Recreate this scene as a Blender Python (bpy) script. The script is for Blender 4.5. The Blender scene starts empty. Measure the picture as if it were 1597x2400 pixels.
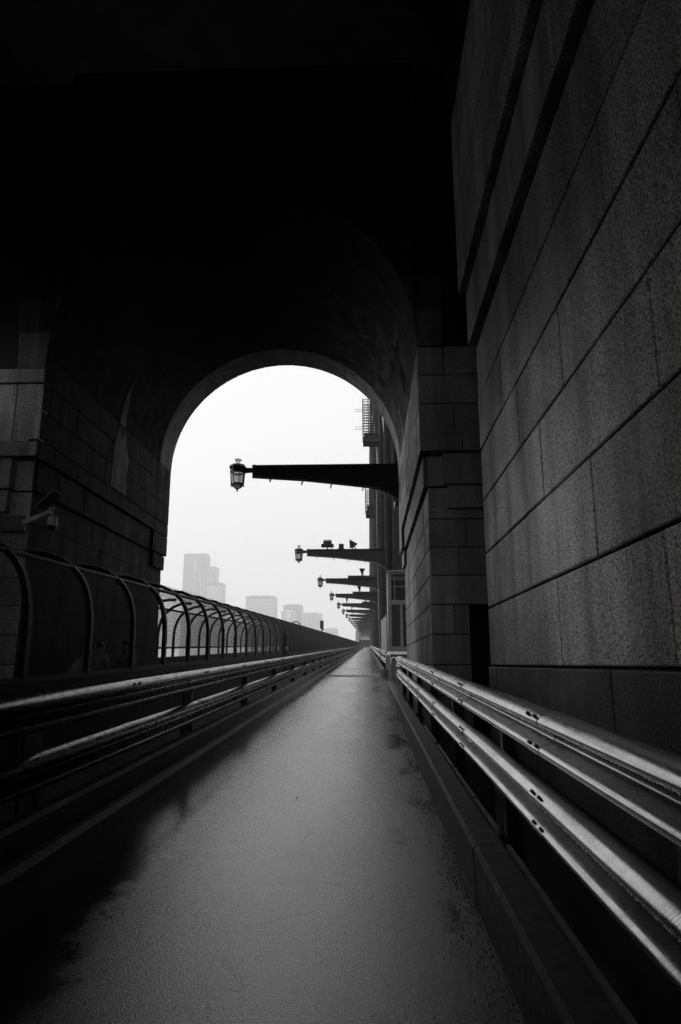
import bpy, math, random
from mathutils import Vector
random.seed(7)
R = math.radians
C = bpy.context.scene.collection
SC = bpy.context.scene
G = 0.02634                      # gradient of the bridge deck
def dk(y): return G * y

# ------------------------------------------------------------------ mesh builder
class MB:
    def __init__(s, shear=0.0): s.v = []; s.f = []; s.m = []; s.sm = []; s.tn = []; s.tone = 1.0; s.shear = shear
    def add(s, vs, fs, mi=0, smooth=False):
        o = len(s.v); s.v += [tuple(p) for p in vs]
        for f in fs: s.f.append([i + o for i in f]); s.m.append(mi); s.sm.append(smooth); s.tn.append(s.tone)
    def box(s, x0, x1, y0, y1, z0, z1, mi=0):
        s.add([(x0,y0,z0),(x1,y0,z0),(x1,y1,z0),(x0,y1,z0),(x0,y0,z1),(x1,y0,z1),(x1,y1,z1),(x0,y1,z1)],
              [(0,3,2,1),(4,5,6,7),(0,1,5,4),(1,2,6,5),(2,3,7,6),(3,0,4,7)], mi)
    def bbox(s, x0, x1, y0, y1, z0, z1, b=.01, mi=0):     # bevelled box
        vs = []; 
        for z, i in ((z0, b), (z0 + b, 0), (z1 - b, 0), (z1, b)):
            vs += [(x0+i, y0+i, z), (x1-i, y0+i, z), (x1-i, y1-i, z), (x0+i, y1-i, z)]
        fs = [(3,2,1,0), (12,13,14,15)]
        for k in range(3):
            for j in range(4):
                a = k*4+j; c = k*4+(j+1) % 4
                fs.append((a, c, c+4, a+4))
        s.add(vs, fs, mi)
    def obox(s, c, ax, ay, az, hx, hy, hz, mi=0):         # oriented box
        c, ax, ay, az = map(Vector, (c, ax, ay, az))
        vs = [c + ax*hx*i + ay*hy*j + az*hz*k for k in (-1,1) for j in (-1,1) for i in (-1,1)]
        s.add(vs, [(0,2,3,1),(4,5,7,6),(0,1,5,4),(1,3,7,5),(3,2,6,7),(2,0,4,6)], mi)
    def prism(s, pts, off, mi=0, smooth=False):           # polygon of 3-d points pushed along off
        n = len(pts); P = [Vector(p) for p in pts]; o = Vector(off)
        vs = P + [p + o for p in P]
        s.add(vs, [tuple(range(n))[::-1], tuple(range(n, 2*n))], mi)
        s.add(vs, [(i, (i+1) % n, n + (i+1) % n, n + i) for i in range(n)], mi, smooth)
    def strip(s, rows, mi=0, smooth=False, closed=False):
        n = len(rows[0]); vs = [p for r in rows for p in r]; fs = []
        for a in range(len(rows) - 1):
            for b in range(n if closed else n - 1):
                c = (b + 1) % n
                fs.append((a*n+b, a*n+c, (a+1)*n+c, (a+1)*n+b))
        s.add(vs, fs, mi, smooth)
    def tube(s, path, r, n=8, mi=0, smooth=True, cap=True):
        P = [Vector(p) for p in path]; rows = []
        rr = r if isinstance(r, (list, tuple)) else [r] * len(P)
        for i, p in enumerate(P):
            t = (P[min(i+1, len(P)-1)] - P[max(i-1, 0)]).normalized()
            u = t.cross(Vector((0, 0, 1)))
            if u.length < 1e-3: u = t.cross(Vector((0, 1, 0)))
            u.normalize(); w = t.cross(u)
            rows.append([p + (u*math.cos(2*math.pi*k/n) + w*math.sin(2*math.pi*k/n)) * rr[i] for k in range(n)])
        s.strip(rows, mi, smooth, True)
        if cap:
            s.add(rows[0], [tuple(range(n))], mi); s.add(rows[-1], [tuple(range(n))[::-1]], mi)
    def bar(s, path, hw, hy, mi=0):                       # flat bar along a path lying in a plane of constant y
        P = [Vector(p) for p in path]; rows = []
        for i, p in enumerate(P):
            t = (P[min(i+1, len(P)-1)] - P[max(i-1, 0)]).normalized()
            u = Vector((t.z, 0, -t.x))
            y = Vector((0, hy, 0))
            rows.append([p + u*hw + y, p + u*hw - y, p - u*hw - y, p - u*hw + y])
        s.strip(rows, mi, False, True)
        s.add(rows[0], [(0,1,2,3)], mi); s.add(rows[-1], [(3,2,1,0)], mi)
    def lathe(s, prof, c=(0,0,0), n=8, mi=0, smooth=False, ph=0.0):
        rows = [[(c[0] + r*math.cos(ph + 2*math.pi*k/n), c[1] + r*math.sin(ph + 2*math.pi*k/n), c[2] + z) for k in range(n)] for r, z in prof]
        s.strip(rows, mi, smooth, True)
    def build(s, name, mat, parent=None, loc=None, rotz=0):
        me = bpy.data.meshes.new(name)
        vs = [(x, y, z + s.shear*y) for x, y, z in s.v] if s.shear else s.v
        me.from_pydata(vs, [], s.f)
        for mm in (mat if isinstance(mat, (list, tuple)) else [mat]): me.materials.append(mm)
        me.polygons.foreach_set('material_index', s.m)
        me.polygons.foreach_set('use_smooth', s.sm)
        at = me.attributes.new('tone', 'FLOAT', 'FACE'); at.data.foreach_set('value', s.tn)
        me.update()
        o = bpy.data.objects.new(name, me); C.objects.link(o)
        if parent: o.parent = parent
        if loc: o.location = loc
        o.rotation_euler.z = rotz
        return o

def tag(o, label=None, cat=None, group=None, kind=None):
    if label: o['label'] = label
    if cat: o['category'] = cat
    if group: o['group'] = group
    if kind: o['kind'] = kind
    return o
def empty(name, loc=(0,0,0), rz=0):
    o = bpy.data.objects.new(name, None); C.objects.link(o); o.location = loc; o.rotation_euler.z = rz
    o.empty_display_size = .2
    return o
def copy_tree(o, parent=None):
    c = o.copy(); C.objects.link(c)
    if parent: c.parent = parent
    for ch in list(o.children): copy_tree(ch, c)
    return c

# ------------------------------------------------------------------ materials (all neutral grey: the place is photographed in monochrome)
class NT:
    def __init__(s, name):
        s.m = bpy.data.materials.new(name); s.m.use_nodes = True
        s.t = s.m.node_tree; s.b = s.t.nodes['Principled BSDF']; s.tc = None
    def n(s, typ, **kw):
        d = s.t.nodes.new(typ)
        for k, v in kw.items():
            if k in d.inputs: d.inputs[k].default_value = v
            else: setattr(d, k, v)
        return d
    def l(s, a, b): s.t.links.new(a, b)
    def co(s, sc=(1,1,1)):
        if not s.tc: s.tc = s.n('ShaderNodeTexCoord')
        mp = s.n('ShaderNodeMapping'); mp.inputs['Scale'].default_value = sc
        s.l(s.tc.outputs['Object'], mp.inputs['Vector']); return mp.outputs[0]
    def noise(s, scale, detail=3, rough=.55, sc=(1,1,1)):
        d = s.n('ShaderNodeTexNoise'); d.inputs['Scale'].default_value = scale
        d.inputs['Detail'].default_value = detail; d.inputs['Roughness'].default_value = rough
        s.l(s.co(sc), d.inputs['Vector']); return d.outputs[0]
    def ramp(s, fac, a, b, va, vb):
        d = s.n('ShaderNodeMapRange'); d.inputs['From Min'].default_value = a; d.inputs['From Max'].default_value = b
        d.inputs['To Min'].default_value = va; d.inputs['To Max'].default_value = vb
        s.l(fac, d.inputs['Value']); return d.outputs[0]
    def math(s, op, a, b=None):
        d = s.n('ShaderNodeMath'); d.operation = op
        for i, x in enumerate((a, b)):
            if x is None: continue
            if isinstance(x, (int, float)): d.inputs[i].default_value = x
            else: s.l(x, d.inputs[i])
        return d.outputs[0]
    def grey(s, val, sock):                      # scalar -> neutral colour
        d = s.n('ShaderNodeCombineColor'); 
        for i in range(3): s.l(val, d.inputs[i])
        s.l(d.outputs[0], sock)
    def bump(s, h, strength=.3, dist=.01, prev=None):
        d = s.n('ShaderNodeBump'); d.inputs['Strength'].default_value = strength; d.inputs['Distance'].default_value = dist
        s.l(h, d.inputs['Height'])
        if prev: s.l(prev, d.inputs['Normal'])
        s.l(d.outputs[0], s.b.inputs['Normal']); return d.outputs[0]

def plain(name, v, rough=.5, metal=0.0, var=.25, scale=6, bump=.15, spec=.5):
    t = NT(name); n1 = t.noise(scale, 4)
    t.grey(t.ramp(n1, .3, .7, v*(1-var), v*(1+var)), t.b.inputs['Base Color'])
    t.l(t.ramp(t.noise(scale*2.3, 3), .3, .7, max(.05, rough-.1), min(1, rough+.12)), t.b.inputs['Roughness'])
    t.b.inputs['Metallic'].default_value = metal; t.b.inputs['Specular IOR Level'].default_value = spec
    if bump: t.bump(t.noise(scale*20, 3), bump, .004)
    return t.m

def stone(name, v, speck=95, streak=.35, rough=.62, bump=.5, contrast=.55, spec=.2):
    t = NT(name)
    sp = t.ramp(t.noise(speck, 2, .7), .34, .66, 1-contrast, 1+contrast)
    big = t.ramp(t.noise(.9, 4, .6), .3, .7, .78, 1.18)
    st = t.ramp(t.noise(1.0, 4, .6, (2.6, 2.6, .22)), .38, .68, 1+streak*.35, 1-streak)
    pit = t.ramp(t.noise(9, 2, .5), .22, .28, .55, 1.0)
    x = t.math('MULTIPLY', t.math('MULTIPLY', sp, big), t.math('MULTIPLY', st, pit))
    at = t.n('ShaderNodeAttribute'); at.attribute_name = 'tone'
    x = t.math('MULTIPLY', x, at.outputs['Fac'])
    t.grey(t.math('MULTIPLY', x, v), t.b.inputs['Base Color'])
    t.l(t.ramp(t.noise(3, 3), .3, .7, rough-.1, rough+.15), t.b.inputs['Roughness'])
    t.b.inputs['Specular IOR Level'].default_value = spec
    t.bump(t.noise(speck, 3, .65), bump, .006)
    return t.m

M = {}
M['granite'] = stone('granite_ashlar', .44, 88, contrast=.95, bump=.8, streak=.55)
M['granite_plinth'] = stone('dark_plinth_granite', .08, 70, contrast=.8)  # plinth stone, darker than the wall courses above
M['granite_dark'] = stone('granite_pier_face', .45, 60, spec=.3)
M['granite_jamb'] = stone('granite_weathered', .18, 60, streak=.75)
M['vault'] = stone('shaded_vault', .009, 30, streak=.9, rough=.75, bump=.15, contrast=.2, spec=.05)  # near-black tone: the dark under the vault is put into the colour
M['vault_ring'] = stone('voussoir_stone', .07, 50, streak=.5, rough=.6)
M['granite_shade'] = stone('shaded_granite', .03, 60, streak=.8, spec=.04)  # darker granite copy carrying the left jamb's shade in its colour
M['backing'] = plain('dark_mortar', .02, .9, bump=0)
M['concrete'] = plain('kerb_concrete', .03, .55, scale=9, bump=.5, spec=.25, var=.5)
M['parapet'] = plain('dark_parapet', .012, .75, scale=7, bump=.3, spec=.2)
M['steel_black'] = plain('black_painted_steel', .012, .42, scale=5, bump=.1, spec=.35)
M['steel_arch'] = plain('dark_grey_bridge_paint', .012, .45, scale=.7, var=.4, bump=.1, spec=.4)
M['steel_dull'] = plain('weathered_grey_steel', .18, .55, .3, scale=6)
M['white_paint'] = plain('worn_white_paint', .6, .45, scale=8)
M['wire'] = plain('dark_galvanised_wire', .04, .5, .3, bump=0, spec=.2)
M['post'] = plain('fence_post_paint', .008, .5, scale=8, bump=.1, spec=.12)
M['rubber'] = plain('black_slot', .004, .7, bump=0)
M['hoarding'] = plain('grey_corrugated_sheet', .25, .5, scale=3)
M['leaf'] = plain('dead_leaf', .35, .7, scale=20)
M['skin'] = plain('skin', .32, .5, bump=0)
M['hair'] = plain('dark_hair', .02, .5, scale=40)
M['cloth_light'] = plain('pale_shirt_cloth', .5, .85, scale=14, var=.5)
M['cloth_dark'] = plain('dark_cloth', .03, .85, scale=14)
M['glass_dark'] = plain('dark_glazing', .02, .08, scale=1, bump=0)
M['cctv'] = plain('grey_camera_housing', .6, .35, scale=6)

def rail_mat():
    t = NT('wet_galvanised_steel')
    n = t.noise(2.5, 4); fine = t.noise(140, 3, .7)
    t.grey(t.math('MULTIPLY', t.ramp(n, .3, .7, .32, .52), t.ramp(fine, .3, .7, .8, 1.12)), t.b.inputs['Base Color'])
    t.b.inputs['Metallic'].default_value = .9
    t.l(t.ramp(t.noise(8, 4), .3, .7, .13, .24), t.b.inputs['Roughness'])
    b = t.bump(fine, .06, .002)
    t.bump(t.noise(1, 2, .6, (3, 70, 3)), .08, .004, b)      # run marks across the beam where rain drips off
    return t.m
M['rail'] = rail_mat()
def railL_mat():
    m = M['rail'].copy(); m.name = 'shaded_rail_steel'
    return m
M['rail_shade'] = plain('shaded_rail_steel', .008, .22, 0, scale=5, bump=.04, spec=.15)  # left rail's shade put into a near-black base colour

def road_mat():
    t = NT('wet_asphalt')
    agg = t.noise(105, 3, .7); big = t.noise(.55, 4, .6, (1, .35, 1)); mid = t.noise(5, 4, .6)
    t.grey(t.math('MULTIPLY', t.ramp(agg, .3, .7, .006, .028), t.ramp(big, .3, .7, .75, 1.25)), t.b.inputs['Base Color'])
    # the film of water lies thicker in some patches
    film = t.ramp(t.math('ADD', big, t.math('MULTIPLY', mid, .25)), .50, .72, .24, .13)
    t.b.inputs['IOR'].default_value = 2.3
    # loose chippings along both gutters
    sp = t.n('ShaderNodeSeparateXYZ'); t.l(t.co(), sp.inputs[0])
    off = t.math('ABSOLUTE', t.math('ADD', t.math('ADD', sp.outputs[0], .84), t.math('MULTIPLY', t.math('ADD', mid, -.5), .8)))
    edge = t.ramp(off, 1.15, 1.40, 0, 1)
    shore = t.math('ADD', t.math('ADD', sp.outputs[0], t.math('MULTIPLY', t.math('MINIMUM', sp.outputs[1], 18), .05)), t.math('ADD', t.math('MULTIPLY', t.math('ADD', big, -.5), .7), t.math('MULTIPLY', t.math('ADD', mid, -.5), .55)))
    pool = t.ramp(shore, -1.46, -1.16, 1, 0)
    blot = t.noise(1.0, 4, .6, (1.6, .45, 1))
    damp = t.math('MULTIPLY', t.ramp(t.math('ADD', sp.outputs[0], t.math('MULTIPLY', t.math('ADD', mid, -.5), .7)), .12, .42, 0, 1), t.ramp(blot, .50, .58, 0, 1))
    lanes = t.noise(1.0, 3, .6, (.25, .55, 1))                      # shallow puddles lying across the smoother deck beyond the joint
    farw = t.math('MULTIPLY', t.ramp(sp.outputs[1], 37.6, 38.4, 0, 1), t.ramp(lanes, .50, .60, 0, .45))
    pool = t.math('MAXIMUM', pool, t.math('MAXIMUM', damp, farw))
    mx = t.n('ShaderNodeMix'); t.l(pool, mx.inputs[0]); t.l(film, mx.inputs[2]); mx.inputs[3].default_value = .05
    t.l(mx.outputs[0], t.b.inputs['Roughness'])
    dry = t.math('SUBTRACT', 1.0, t.math('MULTIPLY', pool, .72))
    b = t.bump(t.math('MULTIPLY', agg, dry), .42, .006)
    chip = t.math('MULTIPLY', t.math('MULTIPLY', t.noise(45, 3, .7), edge), dry)
    b = t.bump(chip, .10, .02, b)
    vo = t.n('ShaderNodeTexVoronoi'); vo.feature = 'DISTANCE_TO_EDGE'; vo.inputs['Scale'].default_value = .55
    wob = t.n('ShaderNodeVectorMath'); wob.operation = 'ADD'
    nz = t.n('ShaderNodeTexNoise'); nz.inputs['Scale'].default_value = 2.5; nz.inputs['Detail'].default_value = 5; t.l(t.co(), nz.inputs['Vector'])
    t.l(t.co((1, .6, 1)), wob.inputs[0]); t.l(nz.outputs['Color'], wob.inputs[1]); t.l(wob.outputs[0], vo.inputs['Vector'])
    crack = t.math('MULTIPLY', t.ramp(vo.outputs['Distance'], 0, .012, 0, 1), 1.0)
    b = t.bump(crack, .14, .006, b)
    t.bump(t.noise(2.2, 3, .5), .06, .02, b)
    return t.m
M['road'] = road_mat()

def water_mat():
    t = NT('grey_harbour_water'); t.b.inputs['Base Color'].default_value = (.12,.12,.12,1)
    t.b.inputs['Roughness'].default_value = .25
    t.bump(t.noise(.2, 4), .3, .5); return t.m
M['water'] = water_mat()

def glass_pale():
    t = NT('frosted_lantern_glass'); b = t.b
    b.inputs['Base Color'].default_value = (.55,.55,.55,1); b.inputs['Roughness'].default_value = .5
    b.inputs['Transmission Weight'].default_value = .85; b.inputs['IOR'].default_value = 1.1
    return t.m
M['glass'] = glass_pale()

def tower_mat(name, v, fx, fz, lw, dark=.55):
    """office facade: rows of window bands on real wall panels"""
    t = NT(name); co = t.co()
    sp = t.n('ShaderNodeSeparateXYZ'); t.l(co, sp.inputs[0])
    fr = lambda o, k: t.math('FRACT', t.math('MULTIPLY', o, 1/k))
    z = t.math('GREATER_THAN', fr(sp.outputs[2], fz), lw)
    x = t.math('GREATER_THAN', fr(t.math('ADD', sp.outputs[0], 500.0), fx), .25)
    w = t.math('MULTIPLY', z, x)
    t.grey(t.ramp(w, 0, 1, v, v*dark), t.b.inputs['Base Color'])
    t.b.inputs['Roughness'].default_value = .5
    return t.m

# ------------------------------------------------------------------ world, sun, haze
w = bpy.data.worlds.new("World"); SC.world = w; w.use_nodes = True
nt = w.node_tree; bg = nt.nodes['Background']
SUN_EL, SUN_AZ = R(24), R(301)
sky = nt.nodes.new('ShaderNodeTexSky'); sky.sky_type = 'NISHITA'; sky.sun_disc = False
sky.sun_elevation = SUN_EL; sky.sun_rotation = SUN_AZ; sky.dust_density = 5; sky.air_density = 1
bw = nt.nodes.new('ShaderNodeRGBToBW'); nt.links.new(sky.outputs[0], bw.inputs[0])
mr = nt.nodes.new('ShaderNodeMapRange'); mr.clamp = True      # an even overcast: the clear-sky gradient squeezed flat and grey
mr.inputs['From Min'].default_value = 0; mr.inputs['From Max'].default_value = 20
mr.inputs['To Min'].default_value = 10.4; mr.inputs['To Max'].default_value = 12.2
nt.links.new(bw.outputs[0], mr.inputs['Value'])
cc = nt.nodes.new('ShaderNodeCombineColor')
for i in range(3): nt.links.new(mr.outputs[0], cc.inputs[i])
nt.links.new(cc.outputs[0], bg.inputs['Color']); bg.inputs['Strength'].default_value = .1
sd = bpy.data.lights.new('sun', 'SUN'); sd.energy = 1.5; sd.angle = R(10); sd.color = (1, 1, 1)
so = bpy.data.objects.new('sun', sd); C.objects.link(so)
dirv = Vector((math.sin(SUN_AZ)*math.cos(SUN_EL), math.cos(SUN_AZ)*math.cos(SUN_EL), math.sin(SUN_EL)))
so.rotation_euler = dirv.to_track_quat('Z', 'Y').to_euler(); so.location = (0, -20, 60)

hz = MB(); hz.box(-3500, 2000, -80, 4700, -57, 780)
hm = bpy.data.materials.new('rain_haze'); hm.use_nodes = True
hn = hm.node_tree; hn.nodes.remove(hn.nodes['Principled BSDF'])
pv = hn.nodes.new('ShaderNodeVolumePrincipled'); pv.inputs['Color'].default_value = (.97, .97, .97, 1)
pv.inputs['Density'].default_value = .00027; pv.inputs['Anisotropy'].default_value = 0.3
hn.links.new(pv.outputs[0], hn.nodes['Material Output'].inputs['Volume'])
tag(hz.build('haze', hm), 'pale rain haze hanging over the bridge and city', 'haze', kind='stuff')

# ------------------------------------------------------------------ ground: water and deck
b = MB(); b.add([(-9000,-9000,-56),(9000,-9000,-56),(9000,9000,-56),(-9000,9000,-56)], [(0,1,2,3)])
tag(b.build('water', M['water']), 'grey harbour water far below the bridge', 'water', kind='structure')
b = MB(G)
for i in range(62):
    y0, y1 = -31 + i*9.2, -31 + (i+1)*9.2
    b.add([(-9.2,y0,0),(3.6,y0,0),(3.6,y1,0),(-9.2,y1,0)], [(0,1,2,3)])
b.box(-9.2, 3.6, -31, 539, -1.6, -.05)
tag(b.build('road', M['road']), 'wet asphalt lane shining between the kerbs', 'road', kind='structure')

def sheet(x0, x1, y0, y1, name, mat, label):
    b = MB(G); n = 50
    for i in range(n):
        a, c = y0 + (y1-y0)*i/n, y0 + (y1-y0)*(i+1)/n
        b.add([(x0,a,.004),(x1,a,.004),(x1,c,.004),(x0,c,.004)], [(0,1,2,3)])
    tag(b.build(name, mat), label, name, kind='structure')
M['dark_sheet'] = plain('dark_rough_sheet', .018, .9, scale=6, bump=.3, spec=.15)
sheet(-4.94, -2.62, -30, 480, 'dark_sheet', M['dark_sheet'], 'dark sheet added over the deck between the left guard rail and the parapet')  # sheet added over the deck so gaps under the left rail stay dark
sheet(-8.40, -5.16, -30, 480, 'footway', M['dark_sheet'], 'dark footway between the two mesh fences')
# kerbs
def kerb_right(y0, y1, seg):
    b = MB(G); n = max(1, int(round((y1-y0)/seg))); L = (y1-y0)/n
    for i in range(n):
        a, c = y0+i*L+.004, y0+(i+1)*L-.004
        jx = random.uniform(-.004, .004)
        prof = [(.66,-.02),(.652,.335),(.675,.362),(.83,.365),(.835,-.02)]
        b.prism([(x+jx, a, z) for x, z in prof], (0, c-a, 0))
    return b
t = empty('kerb'); tag(t, 'raised concrete kerb under the near right guard rail', 'kerb', kind='structure')
kerb_right(-5, 24.1, 3.3).build('upstand', M['concrete'], t)
b = MB(G)
for a, c in ((-1, 1.9), (2.2, 4.6), (5.0, 5.9), (6.0, 7.3), (7.45, 8.9), (9.2, 11)):
    b.box(.838, .868, a, c, .30, .385)
b.build('edge_angle', M['steel_dull'], t)
t = empty('kerb'); tag(t, 'raised concrete kerb with a rounded end beyond the expansion joint', 'kerb', kind='structure')
b = kerb_right(36.2, 480, 12)
b.prism([(.66+.30*(1-math.cos(k*math.pi/10)), 36.19-.55*math.sin(k*math.pi/10), 0) for k in range(6)] + [(1.0, 36.19, 0)], (0,0,.36))
b.build('upstand', M['concrete'], t)
t = empty('kerb'); tag(t, 'stepped concrete kerb under the left guard rail', 'kerb', kind='structure')
b = MB(G); y = -5
while y < 480:
    c = y + (3.3 if y < 60 else 20)
    b.prism([(x, y+.004, z) for x, z in [(-2.33,-.02),(-2.345,.09),(-2.40,.125),(-2.46,.135),(-2.463,.33),(-2.50,.362),(-2.60,.365),(-2.62,-.02)]][::-1], (0, c-y-.008, 0))
    y = c
b.build('upstand', M['concrete'], t)

# expansion joint with steel fingers
t = empty('expansion_joint', (0, 37.3, dk(37.3))); tag(t, 'toothed steel expansion joint crossing the wet lane', 'expansion joint')
b = MB()
b.box(-2.32, .64, -1.12, -.90, -.01, .012); b.build('edge_plate', M['rail'], t)
b = MB(); b.box(-2.32, .64, .90, 1.12, -.01, .012)
b.build('edge_plate', M['rail'], t)
b = MB(); k = 0
while -2.28 + k*.13 < .50:
    x = -2.28 + k*.13
    b.add([(x,-.9,.03),(x+.07,-.9,.03),(x+.12,.88,.03),(x+.07,.88,.03),(x,-.9,-.01),(x+.07,-.9,-.01),(x+.12,.88,-.01),(x+.07,.88,-.01)],
          [(0,1,2,3),(0,4,5,1),(1,5,6,2),(2,6,7,3),(3,7,4,0)])
    k += 1
b.build('finger_plate', M['rail'], t)
b = MB(); b.box(-2.3, .62, -.899, .899, -.02, .005); b.build('gap', M['steel_dull'], t)

# gutter grit and leaves
b = MB(G)
for i in range(2600):
    y = 2.2 + 22*random.random()**1.6; x = .65 - abs(random.gauss(0, .10)) 
    r = random.uniform(.0025, .0075)
    a = random.random()*6.28
    p = [(x+r*math.cos(a+q)*random.uniform(.7,1.3), y+r*math.sin(a+q)*random.uniform(.7,1.3), 0) for q in (0, 2.1, 4.2)]
    b.add(p + [(x, y, r*random.uniform(.7,1.4))], [(0,1,3),(1,2,3),(2,0,3)])
tag(b.build('gravel', plain('wet_grit', .12, .35, bump=0)), 'fine wet grit lying in the gutter along the right kerb', 'gravel', kind='stuff')
for i, (x, y, a, s_, lb) in enumerate(((.575, 3.28, .4, .034, 'pale fallen leaf lying folded on the wet road by the right kerb'),
                                  (.40, 3.27, 2.0, .018, 'small leaf scrap on the asphalt beside the pale folded leaf'),
                                  (-.77, 7.7, 1.1, .020, 'dark specks of leaf in the middle of the bright lane'))):
    b = MB(); pts = [(0,-1),(.45,-.5),(.55,.1),(.3,.7),(0,1.1),(-.3,.7),(-.55,.1),(-.45,-.5)]
    v = [(px*s_, py*s_, .004+abs(px)*s_*.6) for px, py in pts] + [(0, 0, .003)]
    b.add(v, [(k, (k+1) % 8, 8) for k in range(8)])
    b.add([(0,-1.5*s_,.004),(.05*s_,-1*s_,.006),(-.05*s_,-1*s_,.006)], [(0,1,2)])
    tag(b.build('fallen_leaf', M['leaf'] if i < 2 else M['cloth_dark'], None, (x, y, dk(y)), a), lb, 'leaf')

# ------------------------------------------------------------------ guard rails
PROF = []
def wave(z0):
    """W-beam section: (depth towards road, height)"""
    h = [(0,.155),(.012,.150),(.030,.141),(.048,.129),(.063,.116),(.074,.104),(.081,.093),(.083,.083),(.081,.074),(.073,.064),(.060,.055),(.040,.042),(.020,.029),(.007,.017),(.001,.006)]
    return [(d*1.32, z0 + z) for d, z in h] + [(d*1.32, z0 - z) for d, z in h[::-1]]
def beam(b, X, side, z0, y0, y1, slots, step=3.42, ph=1.06):
    P = wave(z0); n = max(1, int((y1-y0)/3.42))
    ys = [y0 + (y1-y0)*i/n for i in range(n+1)]
    rows = []
    for y in ys:
        jx, jz = (random.uniform(-.006, .006), random.uniform(-.005, .005)) if y < 60 else (0, 0)
        rows.append([(X - side*d + jx, y, z + jz) for d, z in P] + [(X - side*d + side*.006 + jx, y, z + jz) for d, z in P[::-1]])
    b.strip(rows, 0, True, True)
    b.add(rows[0], [(0, len(P)-1, len(P))]) 
    if slots:                              # bolt slots and lap splices
        y = ph
        while y < min(y1, 60):
            if y > y0 + .1:
                for zr in (+.088, -.088):
                    for q in (-.055, .055):
                        d = .1102
                        b.obox((X - side*(d-.012), y+q*1.6, z0+zr+.028), (0,1,0), (side*.75,0,.66), (-.66*side,0,.75), .022, .010, .009, 1)
                # lap of the next sheet
                rows = [[(X - side*(d+.0022), yy, z) for d, z in P] + [(X - side*d, yy, z) for d, z in P[::-1]] for yy in (y-.16, y+.16)]
                b.strip(rows, 0, True, True)
            y += step
def guard_rail(X, side, y0, y1, label, mat, post_step, post_end, post_mat):
    t = empty('guard_rail', (0, 0, 0)); tag(t, label, 'guard rail')
    for z0 in (1.055, .585):
        b = MB(G); beam(b, X, side, z0, y0, y1, True)
        b.build('rail_beam', [mat, M['rubber']], t)
    y = y0 + .35; pm = None
    while y < post_end:
        if pm is None:
            b = MB(); d = side
            b.box(*sorted((0, d*.012)), -.06, .06, -.02, 1.18)
            b.box(*sorted((d*.012, d*.13)), -.005, .005, -.02, 1.18); b.box(*sorted((d*.13, d*.142)), -.06, .06, -.02, 1.18)
            b.bbox(*sorted((-d*.05, d*.2)), -.12, .12, -.01, .02, .005)
            for hx in (-.02, .17):
                for hy in (-.09, .09): b.lathe([(.0,.045),(.014,.045),(.014,.02)], (d*hx, hy, 0), 6)
            o = b.build('post', post_mat, t); pm = o
        else:
            o = pm.copy(); C.objects.link(o); o.parent = t
        o.location = (X + side*.008, y, dk(y))
        y += post_step
    b = MB(G)                                # rain beads hanging from the lower edges of the beams
    for z0 in (1.055, .585):
        for _ in range(420):
            yy = 1.5 + 14*random.random()**1.7
            if not (y0 < yy < y1): continue
            for d, zz in (((.104, .070),) if random.random() < .6 else ((.003, -.157),)):
                r = random.uniform(.0022, .0040)
                b.lathe([(0, r*1.5), (r*.6, r*.6), (r, -r*.3), (r*.6, -r), (0, -r*1.3)], (X - side*d, yy, z0+zz-.003), 5, smooth=True)
    if b.v:
        o = b.build('raindrop', M['bead'], t); o['kind'] = 'stuff'
    return t
_b = NT('water_bead'); _b.b.inputs['Base Color'].default_value = (.9,.9,.9,1); _b.b.inputs['Metallic'].default_value = .6; _b.b.inputs['Roughness'].default_value = .08; M['bead'] = _b.m
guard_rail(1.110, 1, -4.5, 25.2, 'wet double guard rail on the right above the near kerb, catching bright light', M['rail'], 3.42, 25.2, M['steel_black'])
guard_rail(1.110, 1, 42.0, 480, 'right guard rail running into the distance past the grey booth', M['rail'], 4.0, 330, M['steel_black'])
guard_rail(-2.725, -1, -4.5, 480, 'dark double guard rail on the left below the curved fence', M['rail_shade'], 5.0, 480, M['steel_black'])

M['booth'] = plain('pale_grey_booth_paint', .09, .4, scale=4)
# end frames of the rail gap
def gate_post(y, label):
    t = empty('barrier_post', (1.03, y, dk(y))); tag(t, label, 'barrier post', 'posts in the gap of the right rail')
    b = MB()
    for x in (-.095, -.03, .035, .10):
        b.box(x-.022, x+.022, -.03, .03, 0, 1.0)
    b.box(-.11, .12, -.012, .012, .05, .98); b.build('slat', M['steel_dull'], t)
    b = MB(); pth = [(-.10, 0, .62), (-.10, 0, 1.02), (-.06, 0, 1.08), (.04, 0, 1.09), (.09, 0, 1.04), (.115, 0, .98), (.115, 0, .60)]
    b.tube(pth, .024, 8); b.build('handle', M['white_paint'], t)
    b = MB(); b.tube([(-.10,0,.55),(-.02,-.01,.5),(.05,-.01,.42),(.12,0,.36)], .018, 8); b.build('brace', M['white_paint'], t)
gate_post(28.4, 'slatted barrier post with white handle at the end of the near rail')
gate_post(36.6, 'slatted barrier post with white handle beside the rounded kerb end')
t = empty('barrier_rail', (0, 38.6, dk(38.6))); tag(t, 'pale horizontal rail running across in front of the grey booth', 'barrier')
b = MB(); b.bbox(1.02, 2.6, -.05, .05, 1.06, 1.22, .02); b.build('top_rail', M['white_paint'], t)
b = MB(); b.box(1.05, 2.6, -.03, .03, .5, .62); b.build('lower_rail', M['steel_dull'], t)
for x in (1.25, 2.3):
    b = MB(); b.box(x-.04, x+.04, .052, .13, 0, 1.1); b.build('post', M['steel_black'], t)
t = empty('link_bar', (0, 26.8, dk(26.8))); tag(t, 'thin pale bars linking the near rail end to the first slatted post', 'bars')
for z in (.45, .78, 1.0):
    b = MB(); b.tube([(1.13, -1.5, z), (1.13, 1.55, z+.04)], .022, 8); b.build('bar', M['white_paint'], t)

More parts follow.
